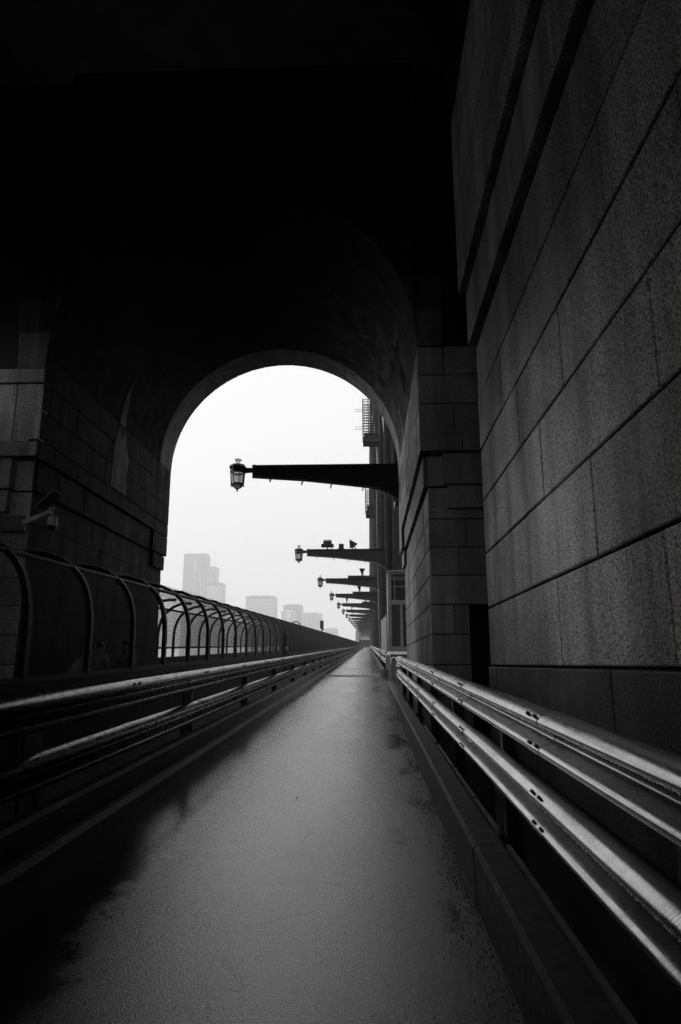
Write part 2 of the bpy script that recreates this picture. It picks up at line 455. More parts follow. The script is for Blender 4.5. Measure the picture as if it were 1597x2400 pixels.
# ------------------------------------------------------------------ stone pylon
XR, XL, XC, RAD, ZS = 1.22, -6.86, -2.82, 3.88, 7.98
TW = empty('bridge_pylon'); tag(TW, 'huge dark granite pylon with a vaulted arch over the lane', 'stone pylon')
def blk(b, fn, u0, u1, v0, v1, d, gu=.008, gv=.010, ch=.008):
    u0 += gu; u1 -= gu; v0 += gv; v1 -= gv
    if u1-u0 < 3*ch or v1-v0 < 3*ch: return
    jd = random.uniform(-.004, .004); b.tone = random.uniform(.74, 1.2)
    rim = [(u0,v0),(u1,v0),(u1,v1),(u0,v1)]; inn = [(u0+ch,v0+ch),(u1-ch,v0+ch),(u1-ch,v1-ch),(u0+ch,v1-ch)]
    vs = [fn(u, v, 0) for u, v in rim] + [fn(u, v, d-ch*.7+jd) for u, v in rim] + [fn(u, v, d+jd) for u, v in inn]
    fs = [(8,9,10,11)]
    for k in range(4):
        a, c = k, (k+1) % 4
        fs += [(a, c, c+4, a+4), (a+4, c+4, c+8, a+8)]
    b.add(vs, fs); b.tone = 1.0
def courses(b, fn, u0, u1, levels, d=.03, joints=None, lo=1.2, hi=2.0, holes=(), fine=False):
    for i in range(len(levels)-1):
        v0, v1 = levels[i], levels[i+1]
        js = joints.get(i) if joints else None
        if js is None:
            js = []; u = u0 + random.uniform(.35, 1)*lo
            while u < u1 - .3: js.append(u); u += random.uniform(lo, hi)
        es = [u0] + sorted(j for j in js if u0 < j < u1) + [u1]
        for a, c in zip(es[:-1], es[1:]):
            segs = [(a, c)]
            for hu0, hu1, hv0, hv1 in holes:
                if v0 < hv1 - .05 and v1 > hv0 + .05:
                    ns = []
                    for p, q in segs:
                        if q <= hu0 or p >= hu1: ns.append((p, q)); continue
                        if p < hu0: ns.append((p, hu0))
                        if q > hu1: ns.append((hu1, q))
                    segs = ns
            for p, q in segs: blk(b, fn, p, q, v0, v1, d, *((.002, .003, .003) if fine else ()))
LV = [-.2, .452, 1.014, 1.577, 2.149, 2.711, 3.274, 3.833, 4.40, 5.03]
LVU = [6.10, 6.73, 7.35, 7.98]
faceR = lambda X, d=.03: (lambda u, v, w_: (X + d - w_, u, v))
faceL = lambda X, d=.03: (lambda u, v, w_: (X - d + w_, u, v))
front = lambda Y, d=.03: (lambda u, v, w_: (u, Y + d - w_, v))
YN, YF, YR, YE, YB = 7.06, 13.3, 21.0, 22.3, -15.0
# near side wall (right)
b = MB()
courses(b, faceR(XR), YB, YN, LV[3:], joints={0: [6.0, 4.45, 2.82, 1.3, -.4, -2], 1: [6.6, 5.14, 3.63, 2.0, .4, -1.4], 2: [5.8, 4.63, 2.72, 1.2, -.6, -2.2], 3: [6.61, 5.25, 4.02, 2.3, .6, -1.2], 4: [5.81, 4.75, 3.1, 1.5, -.3, -2], 5: [6.58, 5.3, 3.7, 2.2, .5, -1.5]})
b.build('side_wall', M['granite'], TW)
b = MB(); courses(b, faceR(XR-.02), YB, YN+.015, LV[:4], joints={2: [6.64, 3.54, 1.2, -1.4], 1: [5.2, 2.4, -.4], 0: [6, 3, 0]})
b.build('plinth', M['granite_plinth'], TW)
b = MB(); b.box(XR+.03, 3.6, YB, YN-.005, -.6, 15); b.build('wall_core', M['backing'], TW)
def bands(b, side, y0, y1, end=True):
    """corbelled string courses on a wall facing the lane; side=+1 right, -1 left"""
    f = faceR if side > 0 else faceL; X0 = XR if side > 0 else XL
    courses(b, f(X0 - side*.08, .11), y0, y1+.04, [5.055, 5.70], d=.11, lo=1.6, hi=2.4)
    courses(b, f(X0 - side*.16, .19), y0, y1+.08, [5.71, 6.095], d=.19, lo=1.8, hi=2.6)
    courses(b, f(X0 - side*.16, .19), y0, y1+.08, LVU, d=.19, lo=1.6, hi=2.4)
b = MB(); bands(b, 1, YB, YN); b.build('string_course', M['granite'], TW)
# far piers
b = MB(); courses(b, faceR(XR), YF+.03, YE, LV, lo=1.5, hi=2.3)
courses(b, faceR(XR-.08, .11), YF+.02, YR-.2, [5.055, 5.70], d=.11)
courses(b, faceR(XR-.16, .19), YF-.28, YE, [5.71, 6.095], d=.19, lo=2, hi=3)
courses(b, faceR(XR-.16, .19), YR-.2, YE, [5.07, 5.705], d=.19, lo=3, hi=4)
courses(b, faceR(XR-.09, .12), YR+.1, YE, [4.60, 5.06], d=.12, lo=3, hi=4)
courses(b, faceR(XR-.16, .19), YF-.22, YE, LVU, d=.19, lo=1.6, hi=2.6)
b.build('pier_side', M['granite_jamb'], TW)
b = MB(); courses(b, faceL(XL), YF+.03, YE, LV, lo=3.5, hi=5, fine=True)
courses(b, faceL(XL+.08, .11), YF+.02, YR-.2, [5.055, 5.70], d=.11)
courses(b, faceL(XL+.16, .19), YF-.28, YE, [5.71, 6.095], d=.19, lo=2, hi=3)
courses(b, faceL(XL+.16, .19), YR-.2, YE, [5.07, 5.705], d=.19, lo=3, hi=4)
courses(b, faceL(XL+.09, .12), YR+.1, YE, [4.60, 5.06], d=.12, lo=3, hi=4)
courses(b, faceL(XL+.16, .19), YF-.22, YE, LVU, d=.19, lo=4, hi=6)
b.build('pier_side', M['granite_shade'], TW)
# lime that has run down the stone
def stain(pts, fn, name='lime_stain'):
    b = MB(); n = len(pts); vs = [fn(u, v) for u, v in pts]; b.add(vs, [tuple(range(n))]); b.build(name, M['lime'], TW)
M['lime'] = stone('lime_run', .075, 60, streak=.8)
stain([(17.0,6.15),(18.1,6.13),(18.05,6.6),(18.2,7.2),(17.9,7.5),(17.75,7.94),(17.6,7.6),(17.35,7.95),(17.2,7.6),(17.05,7.2)], lambda u, v: (XL+.176, u, v))
stain([(17.35,7.99),(17.75,7.99),(17.7,8.5),(17.62,9.0),(17.58,9.6),(17.52,9.0),(17.4,8.5)], lambda u, v: (XC - math.sqrt(RAD**2-(v-ZS)**2)+.012, u, v))
stain([(-8.25,9.9),(-8.12,9.75),(-7.85,9.0),(-7.7,8.4),(-7.5,7.9),(-7.9,7.8),(-7.95,8.4),(-8.05,9.0),(-8.22,9.5)], lambda u, v: (u, YF+.288, v))
stain([(16.2,8.0),(16.5,8.0),(16.6,8.7),(16.4,9.4),(16.3,8.7)], lambda u, v: (XC + math.sqrt(RAD**2-(v-ZS)**2)-.012, u, v))
stain([(18.6,8.0),(18.8,8.0),(18.9,8.5),(18.75,8.9),(18.65,8.4)], lambda u, v: (XC + math.sqrt(RAD**2-(v-ZS)**2)-.012, u, v))
# faces of the piers that look at the camera
b = MB(); fF = front(YF)
courses(b, fF, XR, 3.6, LV, joints={8: [2.3], 7: [1.95], 6: [1.78], 5: [2.6], 4: [1.66], 3: [2.8], 2: [2.4], 1: [2.0], 0: [1.6]}, holes=((1.95, 2.85, -1, 2.72),))
courses(b, front(YF-.22, .25), 1.50, 3.6, [5.055, 5.70], d=.25, joints={0: [2.9]})
courses(b, front(YF-.15, .18), 1.60, 3.6, [4.58, 5.05], d=.18, joints={0: [2.7]})
courses(b, fF, XR, 1.9, [5.055, 5.70], joints={0: []})
courses(b, front(YF-.30, .33), XR-.16, 3.6, [5.71, 6.095], d=.33, joints={0: [1.9]})
courses(b, front(YF-.24, .27), XR-.16, 3.6, LVU, joints={0: [1.75], 1: [2.3], 2: [1.6]}, d=.27)
b.build('pier_face', M['granite_dark'], TW)
b = MB()
courses(b, fF, -9.6, XL, LV, joints={8: [-7.45], 7: [-7.9], 6: [-7.3], 5: [-7.7], 4: [-7.4]})
courses(b, front(YF-.22, .25), -9.6, -7.22, [5.055, 5.70], d=.25, joints={0: [-8.4]})
courses(b, front(YF-.15, .18), -9.6, -7.28, [4.58, 5.05], d=.18, joints={0: [-8.2]})
courses(b, fF, -7.6, XL, [5.055, 5.70], joints={0: []})
courses(b, front(YF-.30, .33), -9.6, XL+.16, [5.71, 6.02], d=.33, joints={0: [-8.1]})
courses(b, front(YF-.24, .27), -9.6, XL+.16, [6.03, 7.30], joints={0: [-7.26, -8.7]}, d=.27)
courses(b, front(YF-.28, .31), -9.6, XL+.16, [7.31, 7.63], joints={0: [-8.0]}, d=.31)
b.build('pier_face', M['granite'], TW)
# cores of the far piers
b = MB(); b.box(-9.6, XL-.03, YF+.03, YE-.01, -.6, 15); b.build('pier_core', M['backing'], TW)
b = MB(); b.box(XR+.03, 1.92, YF+.03, YE-.01, -.6, 15); b.box(2.88, 3.6, YF+.03, YE-.01, -.6, 2.7); b.box(1.921, 3.6, YF+.031, YE-.012, 2.72, 15); b.box(1.921, 2.879, YF+1.2, YE-.012, -.6, 2.719)
b.build('pier_core', M['backing'], TW)
M['shade_a'] = stone('shaded_stone', .085, 60, streak=.8, spec=.05); M['shade_b'] = stone('deep_shaded_stone', .03, 50, streak=.9, spec=.03)  # arch strip's upward fade into shade, put into the stone tones
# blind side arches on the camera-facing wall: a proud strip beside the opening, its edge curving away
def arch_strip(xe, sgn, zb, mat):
    for lo, hi, mt in ((0, 2, mat), (2, 4, M['shade_a']), (4, 7, M['shade_b']), (7, 14, M['vault'])):
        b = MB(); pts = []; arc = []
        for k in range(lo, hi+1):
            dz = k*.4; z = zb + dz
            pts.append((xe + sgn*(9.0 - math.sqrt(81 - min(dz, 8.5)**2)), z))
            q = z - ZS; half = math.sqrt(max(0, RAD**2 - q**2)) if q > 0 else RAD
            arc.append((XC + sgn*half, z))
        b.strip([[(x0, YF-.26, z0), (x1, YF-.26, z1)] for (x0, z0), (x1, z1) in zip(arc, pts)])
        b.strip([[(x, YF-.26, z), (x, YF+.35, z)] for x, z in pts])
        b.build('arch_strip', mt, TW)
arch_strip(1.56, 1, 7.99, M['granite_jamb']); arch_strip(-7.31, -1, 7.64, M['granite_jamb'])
b = MB(); courses(b, front(YF+.3), -12, -7.2, [7.63+.66*k for k in range(9)], d=.03, lo=1.4, hi=2.4); courses(b, front(YF+.3), 1.5, 3.6, [7.98+.66*k for k in range(9)], d=.03); b.build('blind_wall', M['granite_dark'], TW)
# vault: barrels over the lane, ring of voussoirs at the far end
def barrel(b, y0, y1, r=RAD, n=48, mi=0):
    rows = []
    for k in range(n+1):
        a = math.pi*k/n
        rows.append([(XC + r*math.cos(a), y0, ZS + r*math.sin(a)), (XC + r*math.cos(a), y1, ZS + r*math.sin(a))])
    b.strip(rows, mi, True)
def spandrel(b, y, top, r=RAD, n=48, x0=-9.6, x1=3.6):
    rows = []
    for k in range(n+1):
        a = math.pi*k/n; rows.append([(XC + r*math.cos(a), y, ZS + r*math.sin(a)), (XC + r*math.cos(a), y, top)])
    b.strip(rows)
    b.add([(XC+r, y, ZS), (x1, y, ZS), (x1, y, top), (XC+r, y, top)], [(0,1,2,3)])
    b.add([(x0, y, ZS), (XC-r, y, ZS), (XC-r, y, top), (x0, y, top)], [(0,1,2,3)])
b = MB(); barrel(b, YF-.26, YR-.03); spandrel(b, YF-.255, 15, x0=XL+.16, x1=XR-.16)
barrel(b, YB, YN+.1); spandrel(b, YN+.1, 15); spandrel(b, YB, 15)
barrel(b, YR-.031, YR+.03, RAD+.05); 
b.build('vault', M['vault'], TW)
b = MB()
nv = 25
for k in range(nv):
    a0, a1 = math.pi*k/nv + .0022, math.pi*(k+1)/nv - .0022
    rows = []
    for q in range(5):
        a = a0 + (a1-a0)*q/4
        rows.append([(XC + (RAD+dr)*math.cos(a), yy, ZS + (RAD+dr)*math.sin(a)) for dr, yy in ((.25, YR+.03), (.006, YR+.03), (0, YR+.04), (0, YE-.01), (.006, YE), (.6, YE))])
    b.strip(rows)
barrel(b, YR+.03, YE-.02, RAD+.03, mi=1)
b.build('arch_ring', [M['vault_ring'], M['backing']], TW)
b = MB(); spandrel(b, YE-.02, 22, RAD+.3, x0=-9.6, x1=3.6); b.box(-9.6, 3.6, YB, YE-.02, 15, 15.6); b.box(-9.6, 3.6, YE-.8, YE-.03, 15.6, 22)
b.build('upper_wall', M['granite_dark'], TW)
# transept walls and left near wall; left transept wall is added to shape sunlight
b = MB(); b.box(3.6, 4.4, YB, YE-.02, -.6, 15); b.box(-9.6, XL-.02, YB, YN, -.6, 15)
b.box(-9.6, -9.0, YN, YF, 8.8, 15); b.box(-9.6, -9.0, YN, YF, -.6, 7.0); b.box(-9.6, -9.0, YN, 9.5, 7.0, 8.8); b.build('outer_wall_sun_slot', M['granite_dark'], TW)  # unseen wall, its slot sized to throw sun onto the near wall

# ------------------------------------------------------------------ security camera on the left pier
t = empty('security_camera', (-6.9, 12.95, 4.3)); tag(t, 'security camera hanging from a bracket on the left stone pier', 'security camera')
b = MB(); b.bbox(-.44, .07, .16, .20, -.12, .20, .008)
for z in (.05, -.06): b.box(-.08, .04, .13, .16, z-.006, z+.006)
for x in (-.38, -.15, .03):
    b.lathe([(0,.03),(.014,.03),(.014,0)], (x, .155, -.10), 6)
b.build('wall_plate', M['steel_dull'], t)
b = MB(); b.obox((.35, .05, .13), (.93,-.1,.36), (.1,1,0), (-.36,0,.93), .30, .035, .045); b.build('bracket_arm', M['cctv'], t)
b = MB()
b.lathe([(0,.12),(.03,.12),(.035,.07),(.085,.06),(.10,-.08),(.105,-.11),(.09,-.115)], (.72, -.05, .05), 16, smooth=True); b.build('housing', M['cctv'], t)
b = MB(); b.lathe([(.088,0),(.08,-.05),(.05,-.09),(0,-.10)], (.72, -.05, -.065), 16, smooth=True); b.build('dome', M['glass_dark'], t)
b = MB(); b.tube([(.72,-.05,.17),(.72,-.05,.30),(.64,-.03,.30),(.62,-.02,.24)], .02, 8); b.build('drop_pipe', M['cctv'], t)
t = empty('floodlight', (-6.32, 12.95, 4.68)); tag(t, 'flat tilted floodlight above the security camera bracket', 'floodlight')
b = MB(); b.obox((.0,-.05,.1), (.72,0,.69), (.1,1,0), (-.69,0,.72), .24, .11, .015); b.build('front_panel', M['steel_dull'], t)
b = MB(); b.obox((.045,-.05,.06), (.72,0,.69), (.1,1,0), (-.69,0,.72), .22, .10, .025); b.build('back_box', M['steel_black'], t)
b = MB(); b.tube([(.07,-.05,.03),(.12,-.03,-.10)], .018, 8); b.build('yoke', M['steel_black'], t)

# ------------------------------------------------------------------ curved mesh fences
def profile(sgn, mesh_only=False, z0=1.10):
    """x offset (sgn = direction of the curl) and height"""
    p = [(0, z0), (0, 1.9), (.015, 2.15), (.06, 2.40), (.14, 2.64), (.26, 2.84), (.42, 3.00)]
    if not mesh_only: p += [(.62, 3.13), (.85, 3.22), (1.1, 3.26), (1.32, 3.25)]
    return [(sgn*x, z) for x, z in p]
def wires(b, sgn, L, z0, sp=.032, hs=.042, r=.0016, curl=None):
    P = curl or profile(sgn, True, z0)
    n = int(L/sp)
    for i in range(1, n):
        y = L*i/n
        rows = [[(x+r*1.2, y, z), (x, y+r, z), (x-r*1.2, y, z), (x, y-r, z)] for x, z in P]
        b.strip(rows, 0, False, True)
    # resample for horizontals
    pts = []; 
    for (xa, za), (xb, zb) in zip(P[:-1], P[1:]):
        d = math.hypot(xb-xa, zb-za); k = max(1, round(d/hs))
        pts += [(xa+(xb-xa)*j/k, za+(zb-za)*j/k) for j in range(k)]
    for x, z in pts:
        b.strip([[(x+r, y, z+r), (x-r, y, z+r), (x-r, y, z-r), (x+r, y, z-r)] for y in (0, L)], 0, False, True)
def fence(X, sgn, y0, n, L, label, z0, rail_mid, last):
    t = empty('mesh_fence', (X, y0, dk(y0))); tag(t, label, 'fence')
    pm = wm = None
    for i in range(n):
        y = i*L
        if pm is None:
            b = MB(); pr = profile(sgn, False, 0.0)
            b.bar([(x, 0, z) for x, z in pr], .045, .065)
            pm = b.build('post', M['post'], t); o = pm
        else:
            o = pm.copy(); C.objects.link(o); o.parent = t
        o.location = (0, y, G*y)
        if wm is None:
            b = MB(G); wires(b, sgn, L, z0); wm = b.build('mesh_panel', M['wire'], t); o = wm
        else:
            o = wm.copy(); C.objects.link(o); o.parent = t
        o.location = (0, y, G*y)
    YL = n*L
    b = MB(G); b.tube([(sgn*.42, y, 3.0) for y in (0, YL)], .045, 8); b.build('top_rail', M['post'], t)
    b = MB(G); b.box(-.03, .03, 0, YL, z0-.04, z0+.02); b.build('bottom_rail', M['post'], t)
    if rail_mid:
        b = MB(G); b.box(-.04, .04, 0, YL, rail_mid-.03, rail_mid+.03); b.build('hand_rail', M['post'], t)
    b = MB(G)
    for k in range(3):
        x, z = profile(sgn)[-1-k*1]
        b.tube([(x, y, z+.05) for y in (0, YL)], .006, 4)
    b.build('top_wire', M['wire'], t)
    # the rest of the run towards the far pylon, too small to tell panel from panel
    b = MB(G); y = YL
    while y < last:
        b.bar([(x, y, z) for x, z in profile(sgn, False, 0.0)], .04, .06)
        for k in range(1, 24):
            yy = y + L*k/24
            b.strip([[(x+.003, yy, z), (x, yy+.005, z), (x-.003, yy, z), (x, yy-.005, z)] for x, z in profile(sgn, True, z0)], 0, False, True)
        y += L
    b.tube([(sgn*.42, q, 3.0) for q in (YL, last)], .045, 6)
    o = b.build('mesh_panel', M['post'], t); o['kind'] = 'stuff'
    return t
fence(-5.0, -1, 3.05, 99, 2.3, 'curved steel mesh fence standing on the parapet left of the lane', 1.12, None, 455)
fence(-8.5, 1, 23.1, 90, 2.3, 'outer curved mesh fence on the far side of the footway', 1.5, 1.47, 430)
b = MB(G); b.bbox(-5.16, -4.94, -6, 480, -.01, 1.08, .02)
tag(b.build('parapet', M['parapet']), 'low dark parapet carrying the inner mesh fence', 'parapet wall')
b = MB(G); b.bbox(-8.62, -8.40, 22.35, 480, -.01, 1.10, .02)
tag(b.build('parapet', M['parapet']), 'low dark parapet under the outer fence of the footway', 'parapet wall')
# wider frame where a gate breaks the fence
yg = 9.95 + 2.3*13.5
t = empty('fence_gate', (-4.93, yg, dk(yg))); tag(t, 'gate frame breaking the run of the curved mesh fence', 'gate')
for dy in (-.45, .45):
    b = MB(); b.box(-.05, .05, dy-.07, dy+.07, 0, 2.3); b.build('jamb', M['post'], t)
b = MB(); b.box(-.04, .04, -.38, .38, 2.22, 2.3); b.box(-.03, .03, -.38, .38, 1.2, 1.26); b.build('cross_rail', M['post'], t)
b = MB(); b.obox((.07, .2, 1.42), (0,1,0), (0,0,1), (1,0,0), .16, .05, .01); b.build('latch_plate', M['white_paint'], t)
# tangle of wire on top
b = MB()
for k in range(3):
    c = [(random.uniform(-.1,.1)+.32*math.cos(q*.7+k), q*.03-.3+k*.1, 3.15+.22*math.sin(q*.7+k)) for q in range(30)]
    b.tube(c, .008, 4)
tag(b.build('wire_coil', M['wire'], None, (-5.6, 53, dk(53))), 'loose coil of wire on top of the curved fence', 'wire coil')

# ------------------------------------------------------------------ street lamps on bracket arms
def lantern(parent, cx, zc):
    """cx, zc: centre of the cap's top"""
    L = empty('lantern', (cx, 0, zc)); L.parent = parent
    b = MB()
    ph = math.pi/8
    b.lathe([(0,.03),(.12,.028),(.25,.005),(.30,-.06),(.315,-.09),(.27,-.10),(.262,-.115)], (0,0,0), 8, ph=ph)
    b.lathe([(.255,-.115),(.255,-.155),(.24,-.155)], (0,0,0), 8, ph=ph)
    b.lathe([(.252,-.235),(.255,-.225),(.255,-.235),(.250,-.30),(.238,-.30)], (0,0,0), 8, ph=ph)
    b.lathe([(.212,-.66),(.218,-.66),(.222,-.70),(.21,-.735),(.20,-.735)], (0,0,0), 8, ph=ph)
    for k in range(8):
        a = ph + k*math.pi/4
        b.tube([(.262*math.cos(a),.262*math.sin(a),-.11),(.248*math.cos(a),.248*math.sin(a),-.30),(.212*math.cos(a),.212*math.sin(a),-.70)], .019, 6)
        b.tube([(.208*math.cos(a),.208*math.sin(a),-.72),(.12*math.cos(a),.12*math.sin(a),-.80),(.02*math.cos(a),.02*math.sin(a),-.86)], .014, 6)
        b.lathe([(0,.03),(.022,.0),(.012,-.05),(0,-.06)], (.225*math.cos(a), .225*math.sin(a), -.72), 6)
    b.lathe([(.0,-.83),(.045,-.84),(.05,-.87),(.02,-.90),(.03,-.925),(.0,-.97)], (0,0,0), 8, smooth=True)
    b.build('cage', M['steel_black'], L)
    b = MB(); b.lathe([(.235,-.12),(.222,-.30),(.19,-.70),(.17,-.735),(.10,-.79),(.02,-.835)], (0,0,0), 8, ph=ph); b.build('glass', M['glass'], L)
    b = MB(); b.lathe([(.05,.02),(.07,.06),(.06,.10),(.10,.15),(.11,.19),(.08,.20),(.05,.19),(.03,.25),(0,.28)], (0,0,0), 10, smooth=True)
    for k in range(5):
        a = k*2*math.pi/5; b.lathe([(.0,.06),(.03,.02),(.02,-.02),(0,-.03)], (.10*math.cos(a), .10*math.sin(a), .19), 6)
    b.build('finial', M['glass'], L)
    return L
def make_lamp():
    """origin: deck level under the root end of the arm"""
    t = empty('street_lamp')
    H = 7.68; XT, X0 = -3.93, 1.14           # arm top height, tip, root
    b = MB()
    top = [(XT, H+.0), (X0, H+.0)]
    bot = [(X0, H-1.26), (X0-.12, H-1.12), (X0-.35, H-.96), (X0-.7, H-.83), (X0-1.05, H-.76), (X0-1.9, H-.655), (X0-3.2, H-.50), (XT, H-.36)]
    b.prism([(x, -.02, z) for x, z in top + bot], (0, .04, 0))
    b.box(XT-.03, X0, -.13, .13, H+.001, H+.02)
    b.obox((XT+.03, 0, H-.17), (1,0,0), (0,1,0), (0,0,1), .03, .13, .18)
    b.build('bracket_arm', M['steel_black'], t)
    b = MB(); pth = [(x-.0, 0, z-.012) for x, z in bot][::-1]; b.bar(pth, .010, .13); b.build('bottom_flange', M['steel_black'], t)
    b = MB()
    cp = [(x, -.10, z-.06) for x, z in bot][::-1]; b.tube(cp, .03, 8)
    for x, z in ((-3.3, H-.42), (-2.2, H-.545), (-1.2, H-.665), (-.1, H-.78), (.75, H-1.0)):
        b.obox((x, -.06, z-.07), (1,0,0), (0,1,0), (.35,0,1), .012, .10, .07)
    b.build('conduit', M['steel_dull'], t)
    b = MB(); b.tube([(XT-.02, 0, H-.13), (XT-.32, 0, H-.14)], [.09, .10], 10); b.lathe([(0,.06),(.03,.05),(.03,0)], (XT+.06, 0, H+.02), 6); b.build('neck', M['steel_black'], t)
    lantern(t, -4.46, H+.055)
    b = MB()                                 # rivet lines along the web
    for k in range(18):
        x = X0 - .15 - k*.26
        for zz in (H-.06,): b.lathe([(0,.022),(.014,.014),(.018,0)], (x, -.02, zz), 6)
    return t
def flood(kind):
    t = empty('floodlight'); b = MB()
    if kind == 'funnel':
        b.lathe([(.06,.22),(.10,.34),(.22,.62),(.36,.82),(.37,.86),(.0,.86)], (0,0,0), 4, ph=math.pi/4); b.build('head', M['steel_black'], t)
        b = MB(); b.tube([(-.06,0,0),(-.03,0,.34)], .06, 8); b.tube([(.32,0,0),(.06,0,.5)], .03, 6); b.build('stand', M['steel_black'], t)
    elif kind == 'box':
        b.bbox(-.40, .40, -.18, .18, .14, .34, .02); b.bbox(-.27, .27, -.16, .16, .345, .56, .02); b.build('head', M['steel_black'], t)
        b = MB(); b.box(-.05, .05, -.06, .06, 0, .14); b.box(.25, .29, -.06, .06, 0, .14); b.build('stand', M['steel_dull'], t)
        b = MB(); b.tube([(-.25,0,.56),(-.25,0,.62),(.25,0,.62),(.25,0,.56)], .018, 6); b.build('handle', M['steel_black'], t)
    elif kind == 'small':
        b.bbox(-.16, .16, -.14, .14, .04, .34, .02); b.build('head', M['steel_black'], t)
        b = MB(); b.box(-.2, .2, -.16, .16, 0, .038); b.build('base', M['steel_black'], t)
    else:
        b.prism([(-.24,-.18,.62),(-.22,-.18,.08),(.02,-.18,.12),(.27,-.18,.34)], (0,.36,0)); b.build('head', M['steel_black'], t)
        b = MB(); b.tube([(.2,0,0),(.05,0,.2)], .03, 6); b.tube([(-.05,0,0),(.0,0,.12)], .03, 6); b.build('stand', M['steel_black'], t)
    return t
LY = [22.75, 43.85] + [43.85 + 20.15*k for k in range(1, 22)]
LBL = ['large black lantern on the bracket arm fixed to the stone arch',
       'black lantern arm carrying three separate floodlights, second from the arch',
       'black lantern arm with long tray and funnel floodlight, third from the arch',
       'black lantern arm with shorter tray and small funnel floodlight, fourth from the arch',
       'black lantern arm fifth from the arch, its floodlight standing near the lantern',
       'small black lantern arm sixth from the arch, a slim floodlight post on it',
       'small black lantern arm seventh from the arch along the bridge',
       'small black lantern arm eighth from the arch along the bridge']
lamp0 = make_lamp()
GRP = 'lantern arms repeated along the bridge'
FL = {1: [('box', -2.6, 'wide boxy floodlight on the second lantern arm'), ('small', -1.7, 'small square floodlight in the middle of the second lantern arm'), ('tilt', -.93, 'tilted wedge floodlight on the second lantern arm, nearest the steel arch')],
      2: [('funnel', -.52, 'large funnel floodlight standing on the tray of the third lantern arm')],
      3: [('funnel', -1.04, 'funnel floodlight on the tray of the fourth lantern arm')],
      4: [('funnel', -3.2, 'funnel floodlight close to the lantern of the fifth arm'), ('funnel', -.4, 'second funnel floodlight of the fifth arm, nearer the steel arch')],
      5: [('funnel', -2.9, 'slim floodlight standing on the sixth lantern arm')],
      6: [('funnel', -3.3, 'slim floodlight standing on the seventh lantern arm')]}
for i, y in enumerate(LY):
    o = lamp0 if i == 0 else copy_tree(lamp0)
    lift = min(.26, max(0, (y-44)*.0016)) + (.0 if i else .02)
    o.location = (0 if i else -.03, y, dk(y) + lift)
    tag(o, LBL[i] if i < 8 else 'tiny distant lantern arm beyond the eighth, fading into haze', 'street lamp', GRP)
    tr = 0
    if i in (2, 3, 4):
        b = MB(); x0 = {2: -1.85, 3: -1.87, 4: -.9}[i]
        b.box(x0, 1.1, -.35, .35, 7.70, 7.74); b.box(x0, x0+.04, -.35, .35, 7.741, 7.98); b.box(x0+.041, 1.1, -.35, -.31, 7.741, 7.92)
        b.build('tray', M['steel_black'], o); tr = .04
    for kd, x, lb in FL.get(i, []):
        f = flood(kd); f.location = (x, y, dk(y) + lift + 7.70 + tr)
        tag(f, lb, 'floodlight', 'floodlights standing on the lantern arms')

# ------------------------------------------------------------------ steel arch, seen almost edge on
T = empty('steel_arch'); tag(T, 'dark riveted steel arch of the bridge rising behind the lantern arms', 'steel arch')
def zlow(y): q = (y-280)/250; return 80 - 84*q*q
def ztop(y): q = (y-280)/250; return 98 - 44*q*q
XA, XB = 1.22, 2.9
ys = [44 + 20.15*k for k in range(24)]
for nm, fz in (('bottom_chord', zlow), ('top_chord', ztop)):
    b = MB(); rows = []
    for y in ([26] + ys if nm == 'top_chord' else ys[1:]):
        z = max(fz(y), dk(y)-2); rows.append([(XA, y, z-.8), (XB, y, z-.8), (XB, y, z+.8), (XA, y, z+.8)])
    b.strip(rows, 0, False, True); b.add(rows[0], [(0,1,2,3)]); b.build(nm, M['steel_arch'], T)
pr = None
for k, y in enumerate([29.5] + ys):
    b = MB(); hi = ztop(y); lo = dk(y) - 1 if k else 8.4
    wd = .55 if k else .8
    for x in (XA, XA+.45, XB-.5, XB-.05):                 # plated box with lipped flanges
        b.box(x, x+.05, y-wd, y+wd, lo, hi)
    b.box(XA+.05, XB-.05, y-.03, y+.03, lo, hi)
    for x in (XA-.07, XA+.38):
        b.box(x, x+.12, y-wd-.03, y-wd, lo, hi)
    z = lo + .5
    if y < 110:
        while z < min(hi, y*.6+6):
            for x in (XA-.03, XA+.44): b.lathe([(.02,-.01),(.02,.012),(0,.016)], (x, y-wd-.035, z), 5)
            z += .42
    b.build('hanger', M['steel_arch'], T)
for k in range(len(ys)-1):
    b = MB(); y0, y1 = ys[k], ys[k+1]
    a, c = ((y0, zlow(y0)), (y1, ztop(y1))) if k < 12 else ((y0, ztop(y0)), (y1, zlow(y1)))
    b.prism([(XA+.1, a[0]-.4, a[1]), (XA+.1, a[0]+.4, a[1]), (XA+.1, c[0]+.4, c[1]), (XA+.1, c[0]-.4, c[1])], (1.4, 0, 0)); b.build('diagonal', M['steel_arch'], T)
